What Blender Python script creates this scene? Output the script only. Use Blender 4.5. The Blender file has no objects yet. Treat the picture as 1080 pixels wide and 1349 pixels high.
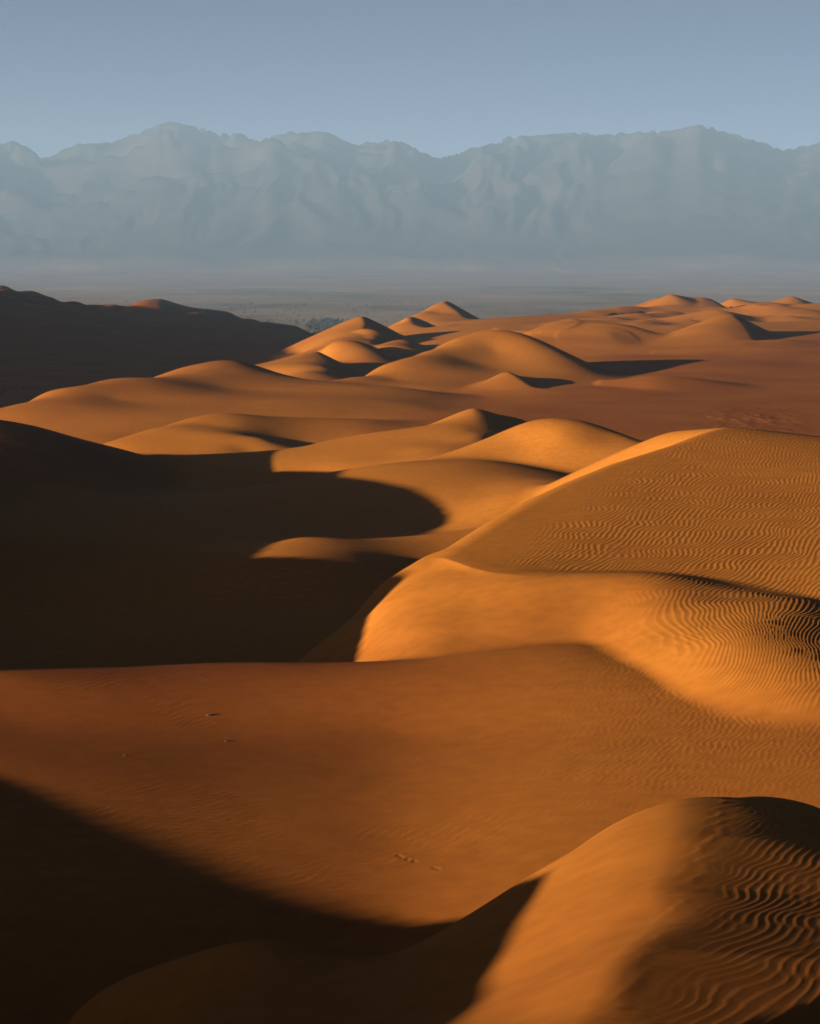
import bpy, math, random, os
import numpy as np

# ------------------------------------------------------------------ camera, sky, sun, exposure
QUICK = os.environ.get('SCENE_QUICK') == '1'       # coarser meshes while iterating
HC = 110.0                                         # eye height above the gravel plain (m)
F = 2600.0                                         # focal length in pixels of the 1080 x 1349 frame
CX, CY = 540.0, 674.5
PITCH = math.atan(329.5 / F)
SUN_EL = math.radians(8.0)
SUN_BACK = math.radians(32.0)                      # the sun stands to the left and this far behind the camera

scene = bpy.context.scene
C = scene.collection
cam_d = bpy.data.cameras.new('camera')
cam = bpy.data.objects.new('camera', cam_d)
C.objects.link(cam)
cam.location = (0, 0, HC)
cam.rotation_euler = (math.pi / 2 - PITCH, 0, 0)
cam_d.sensor_fit = 'VERTICAL'
cam_d.sensor_height = 36.0
cam_d.lens = 36.0 * F / 1349.0
cam_d.clip_start = 0.5
cam_d.clip_end = 90000
scene.camera = cam

SUN = np.array([-math.cos(SUN_BACK) * math.cos(SUN_EL), -math.sin(SUN_BACK) * math.cos(SUN_EL), math.sin(SUN_EL)])
world = bpy.data.worlds.new('World')
scene.world = world
world.use_nodes = True
wn = world.node_tree.nodes
bg = wn['Background']
sky = wn.new('ShaderNodeTexSky')
sky.sky_type = 'NISHITA'
sky.sun_disc = False
sky.sun_elevation = SUN_EL
sky.sun_rotation = math.atan2(SUN[0], SUN[1])      # measured from +Y towards +X
sky.air_density = 0.06
sky.dust_density = 0.22
sky.ozone_density = 0.0
world.node_tree.links.new(sky.outputs[0], bg.inputs[0])
bg.inputs[1].default_value = 0.056

sun_d = bpy.data.lights.new('sun', 'SUN')
sun_d.energy = 5.0
sun_d.angle = math.radians(0.5)
sun_d.color = (1.0, 0.75, 0.51)
sun_o = bpy.data.objects.new('sun', sun_d)
C.objects.link(sun_o)
from mathutils import Vector
sun_o.rotation_euler = Vector(SUN).to_track_quat('Z', 'Y').to_euler()
sun_o.location = (-200, -100, 300)

scene.view_settings.view_transform = 'Standard'
scene.view_settings.look = 'None'
scene.view_settings.gamma = 1.0
scene.view_settings.use_curve_mapping = False
scene.view_settings.exposure = 1.78
scene.cycles.diffuse_bounces = 0
scene.cycles.volume_bounces = 0
HAZE_DENSITY = 7.0e-5
HAZE_COLOR = (0.385, 0.645, 1.0)

# ------------------------------------------------------------------ measuring helpers
def ray(px, py):
    """(X/Y, -Z/Y) of the line of sight through a point of the photograph, camera at the origin"""
    v = (py - CY) / F
    u = (px - CX) / F
    c, s = math.cos(PITCH), math.sin(PITCH)
    y = c - v * s
    return u / y, (s + v * c) / y

def smooth(x, a, b):
    t = np.clip((x - a) / (b - a), 0, 1)
    return t * t * (3 - 2 * t)

rng = np.random.default_rng(7)

def tps_fit(P, V, lam):
    n = len(P)
    d2 = ((P[:, None, :] - P[None]) ** 2).sum(-1)
    K = 0.5 * d2 * np.log(d2 + 1e-12) + lam * np.eye(n)
    Q = np.c_[np.ones(n), P]
    A = np.zeros((n + 3, n + 3))
    A[:n, :n] = K; A[:n, n:] = Q; A[n:, :n] = Q.T
    return np.linalg.solve(A, np.r_[V, 0, 0, 0])

class Patch:
    """One dune: a smooth surface through surveyed points (photo column, photo row, distance)
    or ('z', photo column, distance, metres below the eye)."""
    def __init__(self, name, label, pts, dom, k=0.003, lam=1e-5, red=0.0, lee=None, lee_slope=0.58, lee_side=1, lee_k=0.0012, front=None):
        P, V = [], []
        for p in pts:
            if p[0] == 'z':
                _, px, D, z = p
                a, t = (px - CX) / F, z / D
            else:
                px, py, D = p
                a, t = ray(px, py)
            P.append((a, math.log(D))); V.append(-t)
        self.P = np.array(P); self.V = np.array(V)
        self.w = tps_fit(self.P, self.V, lam)
        self.name, self.label, self.k, self.red = name, label, k, red
        self.lee = None
        self.front = front
        if lee:
            q = sorted([(D, ray(px, py)[0] * D, -ray(px, py)[1] * D) for px, py, D in lee])
            self.lee = tuple(np.array(v) for v in zip(*q))
            self.lee_slope, self.lee_side, self.lee_k = lee_slope, lee_side, lee_k
        x0, x1, d0, d1 = dom
        self.open = (x0 <= -150, x1 >= 1200)            # runs on beyond the surveyed stretch
        self.dom = ((x0 - CX) / F, (x1 - CX) / F, math.log(d0), math.log(d1))
    def __call__(self, a, l):
        """height over the eye at X/Y = a, ln Y = l (flat arrays)"""
        out = np.full(a.shape, -1e4)
        a0, a1, l0, l1 = self.dom
        m = 0.35
        idx = np.nonzero(((a > a0 - m * 0.35) | self.open[0]) & ((a < a1 + m * 0.35) | self.open[1]) & (l > l0 - m) & (l < l1 + m))[0]
        P, w, n = self.P, self.w, len(self.P)
        for s in range(0, len(idx), 60000):
            i = idx[s:s + 60000]
            x, y = a[i], l[i]
            xc, yc = np.clip(x, a0, a1), np.clip(y, l0, l1)
            d2 = (xc[:, None] - P[None, :, 0]) ** 2 + (yc[:, None] - P[None, :, 1]) ** 2
            r = (0.5 * d2 * np.log(d2 + 1e-12)) @ w[:n] + w[n] + w[n + 1] * xc + w[n + 2] * yc
            D = np.exp(yc)
            z = r * D
            dx = (x - xc) * D
            if self.open[0]: dx = np.maximum(dx, 0)
            if self.open[1]: dx = np.minimum(dx, 0)
            dist = np.hypot(dx, np.exp(y) - D)
            z = z - 0.75 * dist
            if self.front is not None:
                fr = np.interp(x * F + CX, *zip(*self.front))
                z = z - 0.2 * np.maximum(fr - np.exp(y), 0)
            if self.lee is not None:                # slip face falling to the right of a sharp ridge line
                Yw = np.exp(y)
                rx = np.interp(Yw, self.lee[0], self.lee[1]); rz = np.interp(Yw, self.lee[0], self.lee[2])
                beyond = np.maximum(self.lee[0][0] - Yw, 0) * 0.4
                kk = self.lee_k * Yw
                zl = rz + 0.25 * kk + beyond * (self.lee_side > 0) - self.lee_slope * self.lee_side * (x * Yw - rx)
                b = np.maximum(kk - np.abs(z - zl), 0)
                z = np.minimum(z, zl) - b * b / (4 * kk)
            out[i] = z
        return out

# ------------------------------------------------------------------ the surveyed dunes
PATCHES = []
def dune(*a, **k):
    PATCHES.append(Patch(*a, **k))

dune('sand_dune', 'nearest rippled dune in the bottom right corner with a sunlit orange left side', [
    ('z', 770, 17, 9.3), ('z', 600, 17, 10.6), ('z', 1000, 17, 9.6), ('z', 1200, 17, 10.2),
    (775, 1349, 26), (830, 1250, 30), (872, 1170, 35), (905, 1100, 40), (930, 1053, 45),
    (600, 1349, 28.9), (660, 1250, 35.5), (740, 1130, 44.5), (700, 1152, 43.5), (690, 1349, 27.2),
    (800, 1090, 45.5), (850, 1066, 45.8), (900, 1052, 46), (960, 1050, 46.5), (1080, 1065, 49), (1010, 1054, 47.5),
    (600, 1215, 43), (540, 1252, 42), (560, 1349, 31), (500, 1349, 33),
    ('z', 1000, 27, 10.4), ('z', 1080, 28, 10.5), ('z', 1080, 35, 11.3), ('z', 1000, 34.5, 11.25), ('z', 1080, 41, 12.2), ('z', 1000, 41, 12.0),
    ('z', 935, 52, 15.0), ('z', 740, 52, 18), ('z', 1080, 56, 18), ('z', 600, 50, 19), ('z', 1230, 50, 16), ('z', 1230, 27, 12),
    ('z', 860, 52, 16.5), ('z', 1010, 54, 16.5),
    (100, 1335, 42), (200, 1280, 41), (300, 1245, 40.2), (360, 1240, 40), (430, 1253, 40.3), (490, 1268, 41),
    (360, 1349, 34), (200, 1349, 37.5), (430, 1300, 37),
    ('z', 350, 47, 18.5), ('z', 100, 48, 20), ('z', 490, 48, 19), ('z', 0, 42, 18.5), ('z', -100, 42, 20), ('z', 200, 25, 11.5), ('z', 0, 30, 14),
], (-150, 1350, 16, 58), k=0.004, red=0.35, lee=[(775, 1349, 26), (830, 1250, 30), (872, 1170, 35), (905, 1100, 40), (930, 1053, 45)], lee_slope=0.065, lee_k=0.004)

G_pts = []
for px, prof in ((0, -0.15), (150, 0.05), (300, 0.27), (420, 0.36), (520, 0.37), (600, 0.2), (700, -0.1), (800, -0.38), (900, -0.62), (1000, -0.85), (1080, -1.05), (1200, -1.3)):
    for D in (48, 54, 61, 68, 75):
        G_pts.append(('z', px, D, 17.75 + prof - 0.004 * (75 - D)))
dune('sand_flat', 'reddish sand flat between the nearest dune and the dark valley', G_pts + [
    (0, 885, 82), (120, 883, 83.3), (240, 880, 84.8), (360, 875, 86), (480, 872, 87), (540, 870, 87), (600, 863, 87.2), (660, 855, 87.8), (700, 851, 88), (760, 848, 87.6),
    (860, 888, 81), (960, 935, 74),
    ('z', 0, 90, 19.2), ('z', 240, 94, 19.8), ('z', 480, 95, 20.3), ('z', 580, 94, 19.5), ('z', 0, 104, 25), ('z', 240, 106, 25.5), ('z', 480, 106, 26), ('z', 600, 104, 23), ('z', 700, 98, 19), ('z', 850, 90, 17.6), ('z', 1080, 82, 17.3),
    ('z', -150, 84, 17.6), ('z', -150, 60, 17.5), ('z', -150, 104, 24), ('z', 300, 40, 17.8), ('z', 800, 40, 17.6), ('z', -100, 40, 17.5),
], (-260, 1200, 36, 112), k=0.006, red=0.75)

M_prof = {420: ((93, 20.4), (97, 20.6), (103, 21.4)), 460: ((92.5, 19.05), (96, 19.05), (101, 19.2)),
    500: ((92, 18.2), (95, 17.85), (99, 17.35), (104, 17.2)), 560: ((88, 17.75), (92, 17.2), (97, 16.7), (102, 16.25), (108, 16.2)),
    620: ((87.5, 17.6), (90, 17.25), (94, 16.6), (97.4, 16.05), (101, 15.72)), 700: ((88, 17.35), (91, 16.65), (94, 16.05), (97, 15.6)),
    780: ((87, 17.2), (89.5, 16.75), (93, 15.95), (96.5, 15.35)), 860: ((81, 17.15), (84, 16.5), (88, 15.85), (92, 15.45), (96.3, 15.27)),
    950: ((74.5, 17.0), (77.5, 16.4), (81, 15.9), (86, 15.65), (91, 15.5), (95, 15.5)),
    1080: ((69.6, 16.75), (72.5, 16.25), (76, 15.93), (81, 15.72), (86, 15.62), (90.5, 15.6))}
dune('sand_dune', 'bright orange dune with a soft crest and wavy ripples at right centre', [('z', px, D, z) for px, q in M_prof.items() for D, z in q] + [
    ('z', 640, 102, 15.7), ('z', 640, 108, 15.9), ('z', 600, 104, 15.72), ('z', 600, 109, 15.85), ('z', 780, 103, 16.6), ('z', 950, 102, 16.7), ('z', 1080, 100, 17.2), ('z', 480, 108, 19.0), ('z', 700, 103, 16.2), ('z', 860, 103, 16.5),
    ('z', 1200, 78, 16.3), ('z', 1200, 66, 16.8), ('z', 1200, 90, 16.8), ('z', 1200, 100, 18.5),
    ('z', 950, 68, 17.8), ('z', 1080, 63, 17.6), ('z', 860, 74, 18.2), ('z', 780, 80, 18.6), ('z', 700, 82, 18.6), ('z', 620, 82, 18.8), ('z', 560, 83, 19), ('z', 460, 84, 20.0),
], (360, 1260, 60, 110), k=0.003, lam=2e-5, red=0.12)

def on_plane(px, py, z0, sx, x0, sy=0.03):
    """distance at which a line of sight meets a gently tilted surface: drop = z0 - sx * (X - x0)"""
    a, t = ray(px, py)
    return (px, py, (z0 + sx * x0 + sy * 98) / (t + sx * a + sy))
M2_pts = [on_plane(px, py, 15.75, 0.018, 3.0) for px, py in ((640, 773), (800, 742), (950, 742), (1080, 765), (750, 680), (900, 650), (1000, 700), (1000, 640), (1080, 650), (1080, 610), (945, 590), (870, 620), (700, 700), (820, 640))]
M2_pts += [(945, 563, 166), (1000, 566, 164), (1080, 577, 156)]
M2_rim = [on_plane(px, py, 16.0, 0.018, 3.0) for px, py in ((520, 775), (560, 745), (600, 717), (650, 685), (700, 655), (750, 632), (800, 612), (880, 588), (945, 563))]
dune('sand_dune', 'broad dune covered in fine ripples rising to the right edge', M2_pts + [
    ('z', 640, 88, 16.6), ('z', 800, 86, 16.3), ('z', 1000, 84, 16.3),
    ('z', 500, 110, 15.7), ('z', 560, 140, 14.8), ('z', 760, 172, 14.4), ('z', 880, 180, 15.3), ('z', 960, 184, 17.3), ('z', 1080, 178, 18.0), ('z', 1180, 155, 14.3), ('z', 1180, 130, 14.2), ('z', 1180, 95, 15.2), ('z', 1080, 208, 26), ('z', 900, 212, 27),
], (470, 1260, 80, 216), k=0.002, lam=2e-5, front=[(480, 112), (560, 106), (600, 102.5), (620, 100.6), (640, 99.3), (660, 98.5), (680, 98), (700, 97.5), (950, 95), (1080, 90), (1200, 86)], lee=M2_rim, lee_slope=0.80, lee_side=-1, lee_k=0.010)

# valley floor with the low hump that carries the round shadow
dune('sand_valley', 'deep sand valley left of the ripples, mostly in shadow with a sunlit hump', [
    (0, 880, 128), (240, 875, 125), (400, 868, 122), (480, 850, 122), (400, 800, 140), (200, 800, 150), (0, 800, 155), (0, 700, 195), (200, 700, 195), (400, 735, 158), (405, 722, 165), (300, 725, 173), (340, 718, 172), (400, 708, 172), (470, 710, 177), (560, 742, 165), (480, 800, 136), (560, 770, 148),
    (530, 707, 184), (600, 700, 190), (595, 690, 195), (395, 632, 232), (440, 625, 232), (500, 612, 236), (560, 607, 238), (640, 607, 236), (700, 625, 222), (640, 650, 206), (700, 650, 200), (540, 650, 210), (440, 660, 210),
    (300, 650, 230), (200, 655, 232), (100, 640, 230), (0, 640, 225), (700, 690, 180), (760, 640, 208),
    ('z', 0, 105, 27), ('z', 240, 105, 26.5), ('z', 480, 105, 26), ('z', 600, 120, 25.5), ('z', 700, 150, 26), ('z', 850, 200, 27), ('z', 950, 250, 30),
    ('z', 300, 260, 30), ('z', 440, 262, 28.8), ('z', 560, 258, 26), ('z', 640, 256, 25.6), ('z', 740, 245, 26), ('z', 0, 270, 29), ('z', 850, 280, 29.5), ('z', 600, 300, 29), ('z', 300, 310, 31), ('z', -150, 130, 26.5), ('z', -150, 200, 26), ('z', -150, 270, 28),
], (-260, 1000, 100, 320), k=0.006)

dune('sand_dune', 'dark shaded dune shoulder at the left edge above the valley', [
    (0, 555, 262), (60, 565, 265), (100, 577, 268), (140, 590, 271), (195, 602, 276), (0, 585, 245), (60, 590, 249), (100, 605, 249), (140, 625, 246), (0, 615, 234), (60, 620, 234), (0, 650, 217),(100, 645, 226), (200, 648, 246), (170, 628, 252),
    ('z', 0, 285, 24), ('z', 0, 310, 31), ('z', 100, 290, 27), ('z', 100, 312, 33), ('z', 195, 295, 31), ('z', 260, 262, 31), ('z', -150, 262, 20.6), ('z', -45, 260, 20.5), ('z', -50, 240, 22.2), ('z', -150, 235, 22.4), ('z', -150, 290, 24), ('z', -150, 210, 25), ('z', 0, 195, 27.5), ('z', 150, 215, 29), ('z', -150, 312, 31),
], (-260, 300, 190, 320), k=0.003, red=0.6)  # darker tone puts the dim grazing light of this shoulder into its colour

dune('sand_dune', 'long orange ridge rising to a sharp little peak with a rippled right side', [
    (195, 601, 280), (250, 600, 284), (300, 597, 287), (340, 595, 289), (390, 590, 292), (450, 577, 296), (510, 569, 298), (560, 562, 300), (600, 546, 302), (615, 540, 303), (626, 537, 303.5),
    (300, 640, 257), (390, 632, 259), (450, 612, 263), (520, 600, 266), (580, 580, 277), (600, 600, 259), (250, 645, 255), (560, 590, 269), (610, 565, 285),
    (650, 545, 305), (670, 549, 306.5), (690, 553, 308), (640, 570, 284), (650, 556, 294), (665, 575, 279),
    ('z', 195, 305, 31), ('z', 400, 312, 31.5), ('z', 510, 318, 30), ('z', 626, 312, 24.5), ('z', 626, 325, 29), ('z', 560, 316, 28.5), ('z', 690, 322, 29), ('z', 740, 310, 30), ('z', 740, 290, 28), ('z', 300, 240, 30.5), ('z', 400, 242, 30), ('z', 520, 245, 27.8), ('z', 620, 242, 26.2), ('z', 300, 312, 31.5), ('z', 150, 270, 31), ('z', 700, 268, 26.5),
], (130, 760, 238, 330), lee=[(626, 537, 303.5), (636, 552, 296), (640, 566, 286), (634, 590, 270)], lee_slope=0.28, k=0.0022)

dune('sand_dune', 'smooth bright orange dune beside the little peak', [
    (600, 602, 243), (640, 582, 248), (660, 572, 250), (690, 560, 250), (720, 553, 250.5), (740, 552, 251), (765, 554, 251.5), (790, 561, 250), (820, 573, 246), (850, 584, 242), (870, 591, 240),
    (740, 600, 238.5), (740, 632, 230), (800, 618, 232.5), (660, 604, 241), (740, 575, 243.5), (800, 595, 238), (860, 605, 235), (690, 615, 237), (690, 585, 245), (800, 580, 243),
    ('z', 740, 262, 21.4), ('z', 740, 290, 28), ('z', 820, 270, 25.5), ('z', 820, 292, 31), ('z', 880, 262, 28.5), ('z', 660, 265, 24.5), ('z', 660, 285, 29), ('z', 915, 246, 25.5), ('z', 900, 228, 25.5), ('z', 600, 230, 26), ('z', 690, 219, 26.2), ('z', 800, 219, 27), ('z', 590, 260, 26.5),
], (570, 930, 216, 297), k=0.003)

dune('sand_flat', 'wide reddish brown sand flat behind the rippled dune on the right', [
    (1080, 575, 342), (900, 575, 338), (700, 556, 372), (600, 545, 390), (540, 556, 370), (1080, 545, 395), (900, 545, 392), (800, 530, 425), (700, 525, 440), (750, 510, 475), (900, 500, 512), (1080, 500, 516), (950, 480, 566), (850, 485, 560), (1080, 478, 585), (960, 460, 640), (1000, 458, 650), (1080, 448, 690), (850, 468, 620), (800, 470, 615),
    (1000, 515, 465), (1000, 495, 528),
    ('z', 300, 400, 33), ('z', 0, 360, 34), ('z', 300, 340, 33), ('z', 600, 330, 30), ('z', 900, 310, 31), ('z', 1080, 305, 31), ('z', 450, 400, 31.5), ('z', 1200, 320, 30), ('z', 1200, 500, 29.5), ('z', 1200, 700, 26), ('z', 600, 560, 33), ('z', 700, 640, 32), ('z', 0, 460, 36), ('z', 300, 560, 36), ('z', 850, 720, 30), ('z', 1080, 760, 28), ('z', 960, 760, 28.6),
], (-200, 1260, 300, 780), k=0.006, red=0.7)

dune('sand_dune', 'low dune with a glowing bowl hollow and thin crest at left centre', [
    (140, 586, 334), (200, 565, 345), (250, 551, 356), (290, 544, 362), (340, 547, 362), (420, 551, 364), (480, 552, 366), (530, 556, 366),
    (180, 597, 325), (215, 577, 334), (250, 572, 336), (300, 573, 335), (345, 577, 334), (250, 597, 324), (320, 560, 348), (300, 590, 327.5), (325, 594, 327), (352, 580, 336), (372, 580, 342), (400, 577, 346), (450, 572, 350), (280, 560, 347), (350, 600, 319), (420, 595, 330), (500, 575, 348),
    ('z', 140, 352, 33.5), ('z', 200, 372, 34), ('z', 290, 384, 33), ('z', 420, 386, 32.5), ('z', 530, 386, 31.5), ('z', 80, 330, 34), ('z', 200, 308, 33.5), ('z', 350, 308, 32.6), ('z', 500, 315, 31.5), ('z', 600, 360, 31.5),
], (60, 640, 302, 400), k=0.0025)

dune('sand_dune', 'large rounded orange dune with a small cap standing behind the bowl', [
    (0, 543, 395), (25, 532, 408), (60, 517, 425), (130, 503, 450), (210, 497, 467), (240, 484, 500), (280, 476, 512), (320, 477, 514), (345, 484, 508), (370, 492, 500), (400, 499, 489), (460, 505, 472), (540, 512, 460), (600, 521, 449), (250, 493, 475), (330, 493, 478),
    (80, 560, 378), (60, 535, 400), (200, 535, 406), (140, 580, 355), (300, 512, 446), (300, 535, 406), (400, 530, 412), (500, 535, 406), (560, 538, 402), (430, 547, 388), (230, 555, 378), (340, 548, 386), (150, 525, 416),
    ('z', 0, 425, 34), ('z', 60, 455, 34), ('z', 130, 485, 33), ('z', 210, 520, 33), ('z', 280, 530, 28.5), ('z', 280, 555, 34), ('z', 345, 540, 33), ('z', 420, 515, 33), ('z', 540, 490, 32.5), ('z', 620, 470, 32.5), ('z', -120, 400, 34), ('z', -60, 380, 33), ('z', 640, 430, 31.5), ('z', 0, 350, 33.5), ('z', 250, 345, 33.5), ('z', 500, 372, 31.8), ('z', 620, 400, 31),
], (-160, 680, 335, 570), k=0.003, red=0.25)

dune('sand_dune', 'tall golden dune with a curved crest in the centre of the dune field', [
    (430, 506, 480), (460, 498, 492), (500, 483, 507), (530, 473, 517), (560, 463, 528), (600, 446, 541), (640, 435, 549), (665, 435, 551), (690, 440, 549), (710, 448, 545), (730, 460, 538), (750, 473, 530), (770, 485, 523), (795, 497, 515),
    (560, 492, 498), (600, 516, 472), (640, 482, 518), (600, 470, 523), (680, 482, 520), (650, 460, 535), (720, 492, 511), (560, 512, 475), (520, 500, 490), (680, 508, 490), (750, 505, 500), (640, 505, 492),
    ('z', 640, 572, 24), ('z', 640, 605, 34), ('z', 560, 555, 29), ('z', 500, 535, 34), ('z', 690, 570, 26), ('z', 720, 590, 33), ('z', 780, 560, 33), ('z', 840, 535, 33), ('z', 440, 505, 35), ('z', 600, 456, 32.5), ('z', 700, 462, 33), ('z', 800, 490, 33), ('z', 480, 466, 34),
], (420, 860, 450, 620), k=0.003)

dune('sand_dune', 'small crescent dune with a dark lee in front of the tall golden dune', [
    (600, 520, 470), (622, 510, 480), (640, 502, 488), (655, 494, 495), (668, 491, 498), (690, 493, 499), (720, 498, 498), (760, 506, 494), (800, 512, 488),
    (640, 516, 468), (668, 512, 468), (700, 520, 456), (760, 522, 455),
    ('z', 640, 500, 32), ('z', 668, 505, 30), ('z', 668, 516, 33), ('z', 720, 512, 33), ('z', 780, 508, 33.5), ('z', 600, 455, 32), ('z', 700, 440, 31.5), ('z', 800, 445, 31.5), ('z', 850, 480, 32.5), ('z', 580, 480, 33.5),
], (570, 870, 435, 525), lee=[(672, 491, 498), (684, 497, 485), (692, 506, 468)], lee_slope=0.45, k=0.0025)

dune('sand_dune', 'low pale lobe of sand right of the crescent dune', [
    (815, 505, 480), (835, 499, 486), (860, 495, 490), (890, 496, 490), (930, 500, 487), (960, 505, 484),
    (850, 507, 472), (900, 508, 472),
    ('z', 835, 520, 32), ('z', 890, 525, 32), ('z', 950, 520, 32.5), ('z', 800, 470, 32), ('z', 870, 455, 31.8), ('z', 960, 460, 32), ('z', 1000, 495, 32),
], (790, 1010, 445, 530), k=0.003, red=0.5)

dune('sand_dune', 'golden hump dune on the right with a dark right side below the far crests', [
    (840, 455, 700), (870, 443, 715), (900, 433, 730), (930, 422, 745), (950, 416, 755), (965, 415, 758), (985, 418, 757), (1000, 424, 752), (1020, 433, 745), (1040, 442, 736), (1055, 447, 730),
    (930, 447, 680), (960, 460, 638), (900, 459, 655), (990, 450, 672), (960, 438, 700), (870, 462, 650), (1020, 452, 676), (930, 432, 715),
    ('z', 960, 775, 24), ('z', 960, 810, 30), ('z', 900, 770, 29.5), ('z', 840, 740, 31), ('z', 1020, 775, 29.5), ('z', 1060, 765, 31), ('z', 800, 690, 31.5), ('z', 900, 615, 30.5), ('z', 980, 605, 30), ('z', 1080, 690, 30),
], (780, 1100, 590, 830), lee=[(968, 415, 758), (988, 430, 735), (992, 445, 690), (985, 460, 640)], lee_slope=0.5, k=0.003)

dune('sand_dune', 'pale low dune lobe at the right edge in front of the hump dune', [
    (900, 462, 640), (950, 456, 655), (1000, 449, 672), (1040, 448, 676), (1080, 453, 668), (980, 463, 625), (1050, 465, 622),
    ('z', 950, 690, 32), ('z', 1020, 705, 31), ('z', 1080, 700, 31.5), ('z', 880, 610, 31), ('z', 1000, 590, 30), ('z', 1100, 600, 30),
], (860, 1160, 580, 710), k=0.003, red=0.4)

# the rising sand sea beyond
N_pts = [
    (690, 432, 850), (690, 424, 950), (620, 432, 900), (800, 445, 740), (760, 455, 680), (740, 440, 780), (700, 417.5, 1100), (740, 415, 1130), (780, 412, 1180), (830, 409, 1280), (870, 408, 1340), (940, 407.5, 1380), (1040, 405.5, 1430), (1080, 406, 1430), (960, 407.5, 1380), (900, 408, 1350),
    (760, 430, 850), (850, 429, 910), (900, 415, 1150), (1000, 413, 1150), (1080, 424, 900), (1080, 445, 745), (1000, 426, 920), (820, 417, 1100), (760, 420, 1030),
    (600, 425, 1050), (560, 432, 950), (520, 460, 780),
    ('z', 500, 700, 38), ('z', 500, 1000, 40), ('z', 500, 1300, 42), ('z', 690, 1350, 40), ('z', 780, 1450, 42), ('z', 870, 1500, 36.5), ('z', 960, 1520, 36), ('z', 1040, 1560, 35.5), ('z', 1100, 1560, 34), ('z', 870, 1700, 44), ('z', 1040, 1750, 44), ('z', 600, 620, 36), ('z', 800, 600, 34), ('z', 1000, 640, 32), ('z', 620, 1250, 38), ('z', 1200, 1500, 28), ('z', 1200, 900, 26), ('z', 1200, 1750, 40), ('z', 400, 900, 42),
]
dune('sand_sea', 'rolling golden sand sea rising to the skyline at upper right', N_pts, (440, 1260, 600, 1900), k=0.004, red=0.0)

dune('sand_dune', 'broad golden dune face on the far slope right of the tall golden dune', [
    (660, 452, 690), (690, 440, 712), (720, 431, 728), (760, 425, 736), (800, 426.5, 736), (840, 432, 728), (870, 440, 716),
    (700, 452, 682), (760, 456, 676), (760, 440, 703), (820, 455, 680), (820, 442, 702), (720, 444, 698), (860, 455, 690),
    ('z', 760, 765, 24.5), ('z', 760, 800, 31), ('z', 700, 770, 29), ('z', 830, 770, 28), ('z', 640, 720, 33), ('z', 890, 730, 32), ('z', 760, 655, 30.5), ('z', 680, 655, 31.5), ('z', 860, 660, 31),
], (620, 920, 645, 810), k=0.003)
# group of pointed dunes left of the golden dune
dune('sand_dune', 'tallest pointed dune of the far left group with a sunlit left face', [
    (365, 486, 640), (385, 475, 670), (410, 462, 745), (425, 451, 775), (440, 440, 805), (460, 427, 835), (478, 416.5, 850), (490, 417, 855), (505, 419.5, 858), (522, 425, 856), (540, 432, 850),
    (455, 452, 760), (478, 436, 805), (440, 465, 725), (500, 450, 775), (480, 470, 720), (415, 480, 680), (540, 450, 800), (510, 438, 805), (520, 468, 730),
    ('z', 478, 885, 29), ('z', 478, 920, 38), ('z', 430, 880, 38), ('z', 380, 780, 40), ('z', 350, 660, 39), ('z', 540, 890, 34), ('z', 590, 850, 34), ('z', 540, 930, 39), ('z', 400, 620, 36), ('z', 480, 640, 36.5), ('z', 560, 690, 36),
], (340, 620, 600, 940), lee=[(478, 416.5, 850), (486, 436, 815), (492, 446, 780), (490, 470, 720)], lee_slope=0.58, k=0.0025)
dune('sand_dune', 'front rounded dune of the pointed group with a dark right hollow', [
    (363, 487, 600), (385, 476, 622), (400, 468, 640), (418, 463, 652), (432, 467, 652), (450, 475, 645), (475, 482, 636), (400, 490, 580), (430, 485, 596), (415, 475, 622),
    ('z', 418, 680, 35), ('z', 450, 675, 36), ('z', 385, 660, 36), ('z', 350, 590, 36), ('z', 400, 545, 34.5), ('z', 470, 590, 35.5), ('z', 500, 625, 36.5),
], (335, 520, 540, 690), lee=[(420, 463, 652), (430, 470, 640), (442, 480, 620), (456, 492, 590)], lee_slope=0.58, k=0.0025)
dune('sand_dune', 'middle dune of the pointed group with a crisp curved crest', [
    (425, 460, 690), (440, 453, 712), (455, 449.5, 722), (470, 451, 724), (490, 458, 720), (510, 466, 714), (525, 472, 710), (455, 464, 680), (480, 470, 672),
    ('z', 455, 742, 35), ('z', 490, 745, 37), ('z', 430, 735, 36), ('z', 410, 690, 37), ('z', 450, 640, 36), ('z', 520, 655, 37), ('z', 550, 700, 38),
], (395, 570, 630, 760), k=0.0022)
dune('sand_dune', 'small right hand dune of the pointed group behind the golden crest', [
    (488, 461, 735), (505, 453, 752), (525, 447.5, 765), (540, 449, 768), (560, 457, 764), (580, 464, 758), (520, 462, 720), (550, 468, 712),
    ('z', 525, 790, 35), ('z', 560, 790, 37), ('z', 490, 775, 37), ('z', 470, 730, 37), ('z', 520, 685, 37), ('z', 600, 740, 37), ('z', 580, 690, 37),
], (465, 620, 675, 800), k=0.0022)
dune('sand_dune', 'short lit spur on the right flank of the tallest pointed dune', [
    (470, 438, 800), (485, 434.5, 808), (500, 438, 810), (520, 445, 806), (490, 445, 785),
    ('z', 485, 825, 34), ('z', 510, 825, 36), ('z', 455, 795, 36), ('z', 490, 760, 36), ('z', 540, 790, 37),
], (450, 550, 755, 835), k=0.0022)
dune('sand_dune', 'small dark peak between the pointed group and the highest far dune', [
    (515, 430, 990), (530, 421, 1010), (544, 417, 1020), (560, 422, 1020), (580, 429, 1012), (545, 428, 985),
    ('z', 544, 1050, 35), ('z', 510, 1010, 38), ('z', 590, 1020, 38), ('z', 545, 940, 38), ('z', 580, 950, 38), ('z', 500, 960, 39),
], (495, 610, 930, 1060), lee=[(544, 417, 1020), (546, 428, 985)], lee_slope=0.4, k=0.0025)
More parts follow.
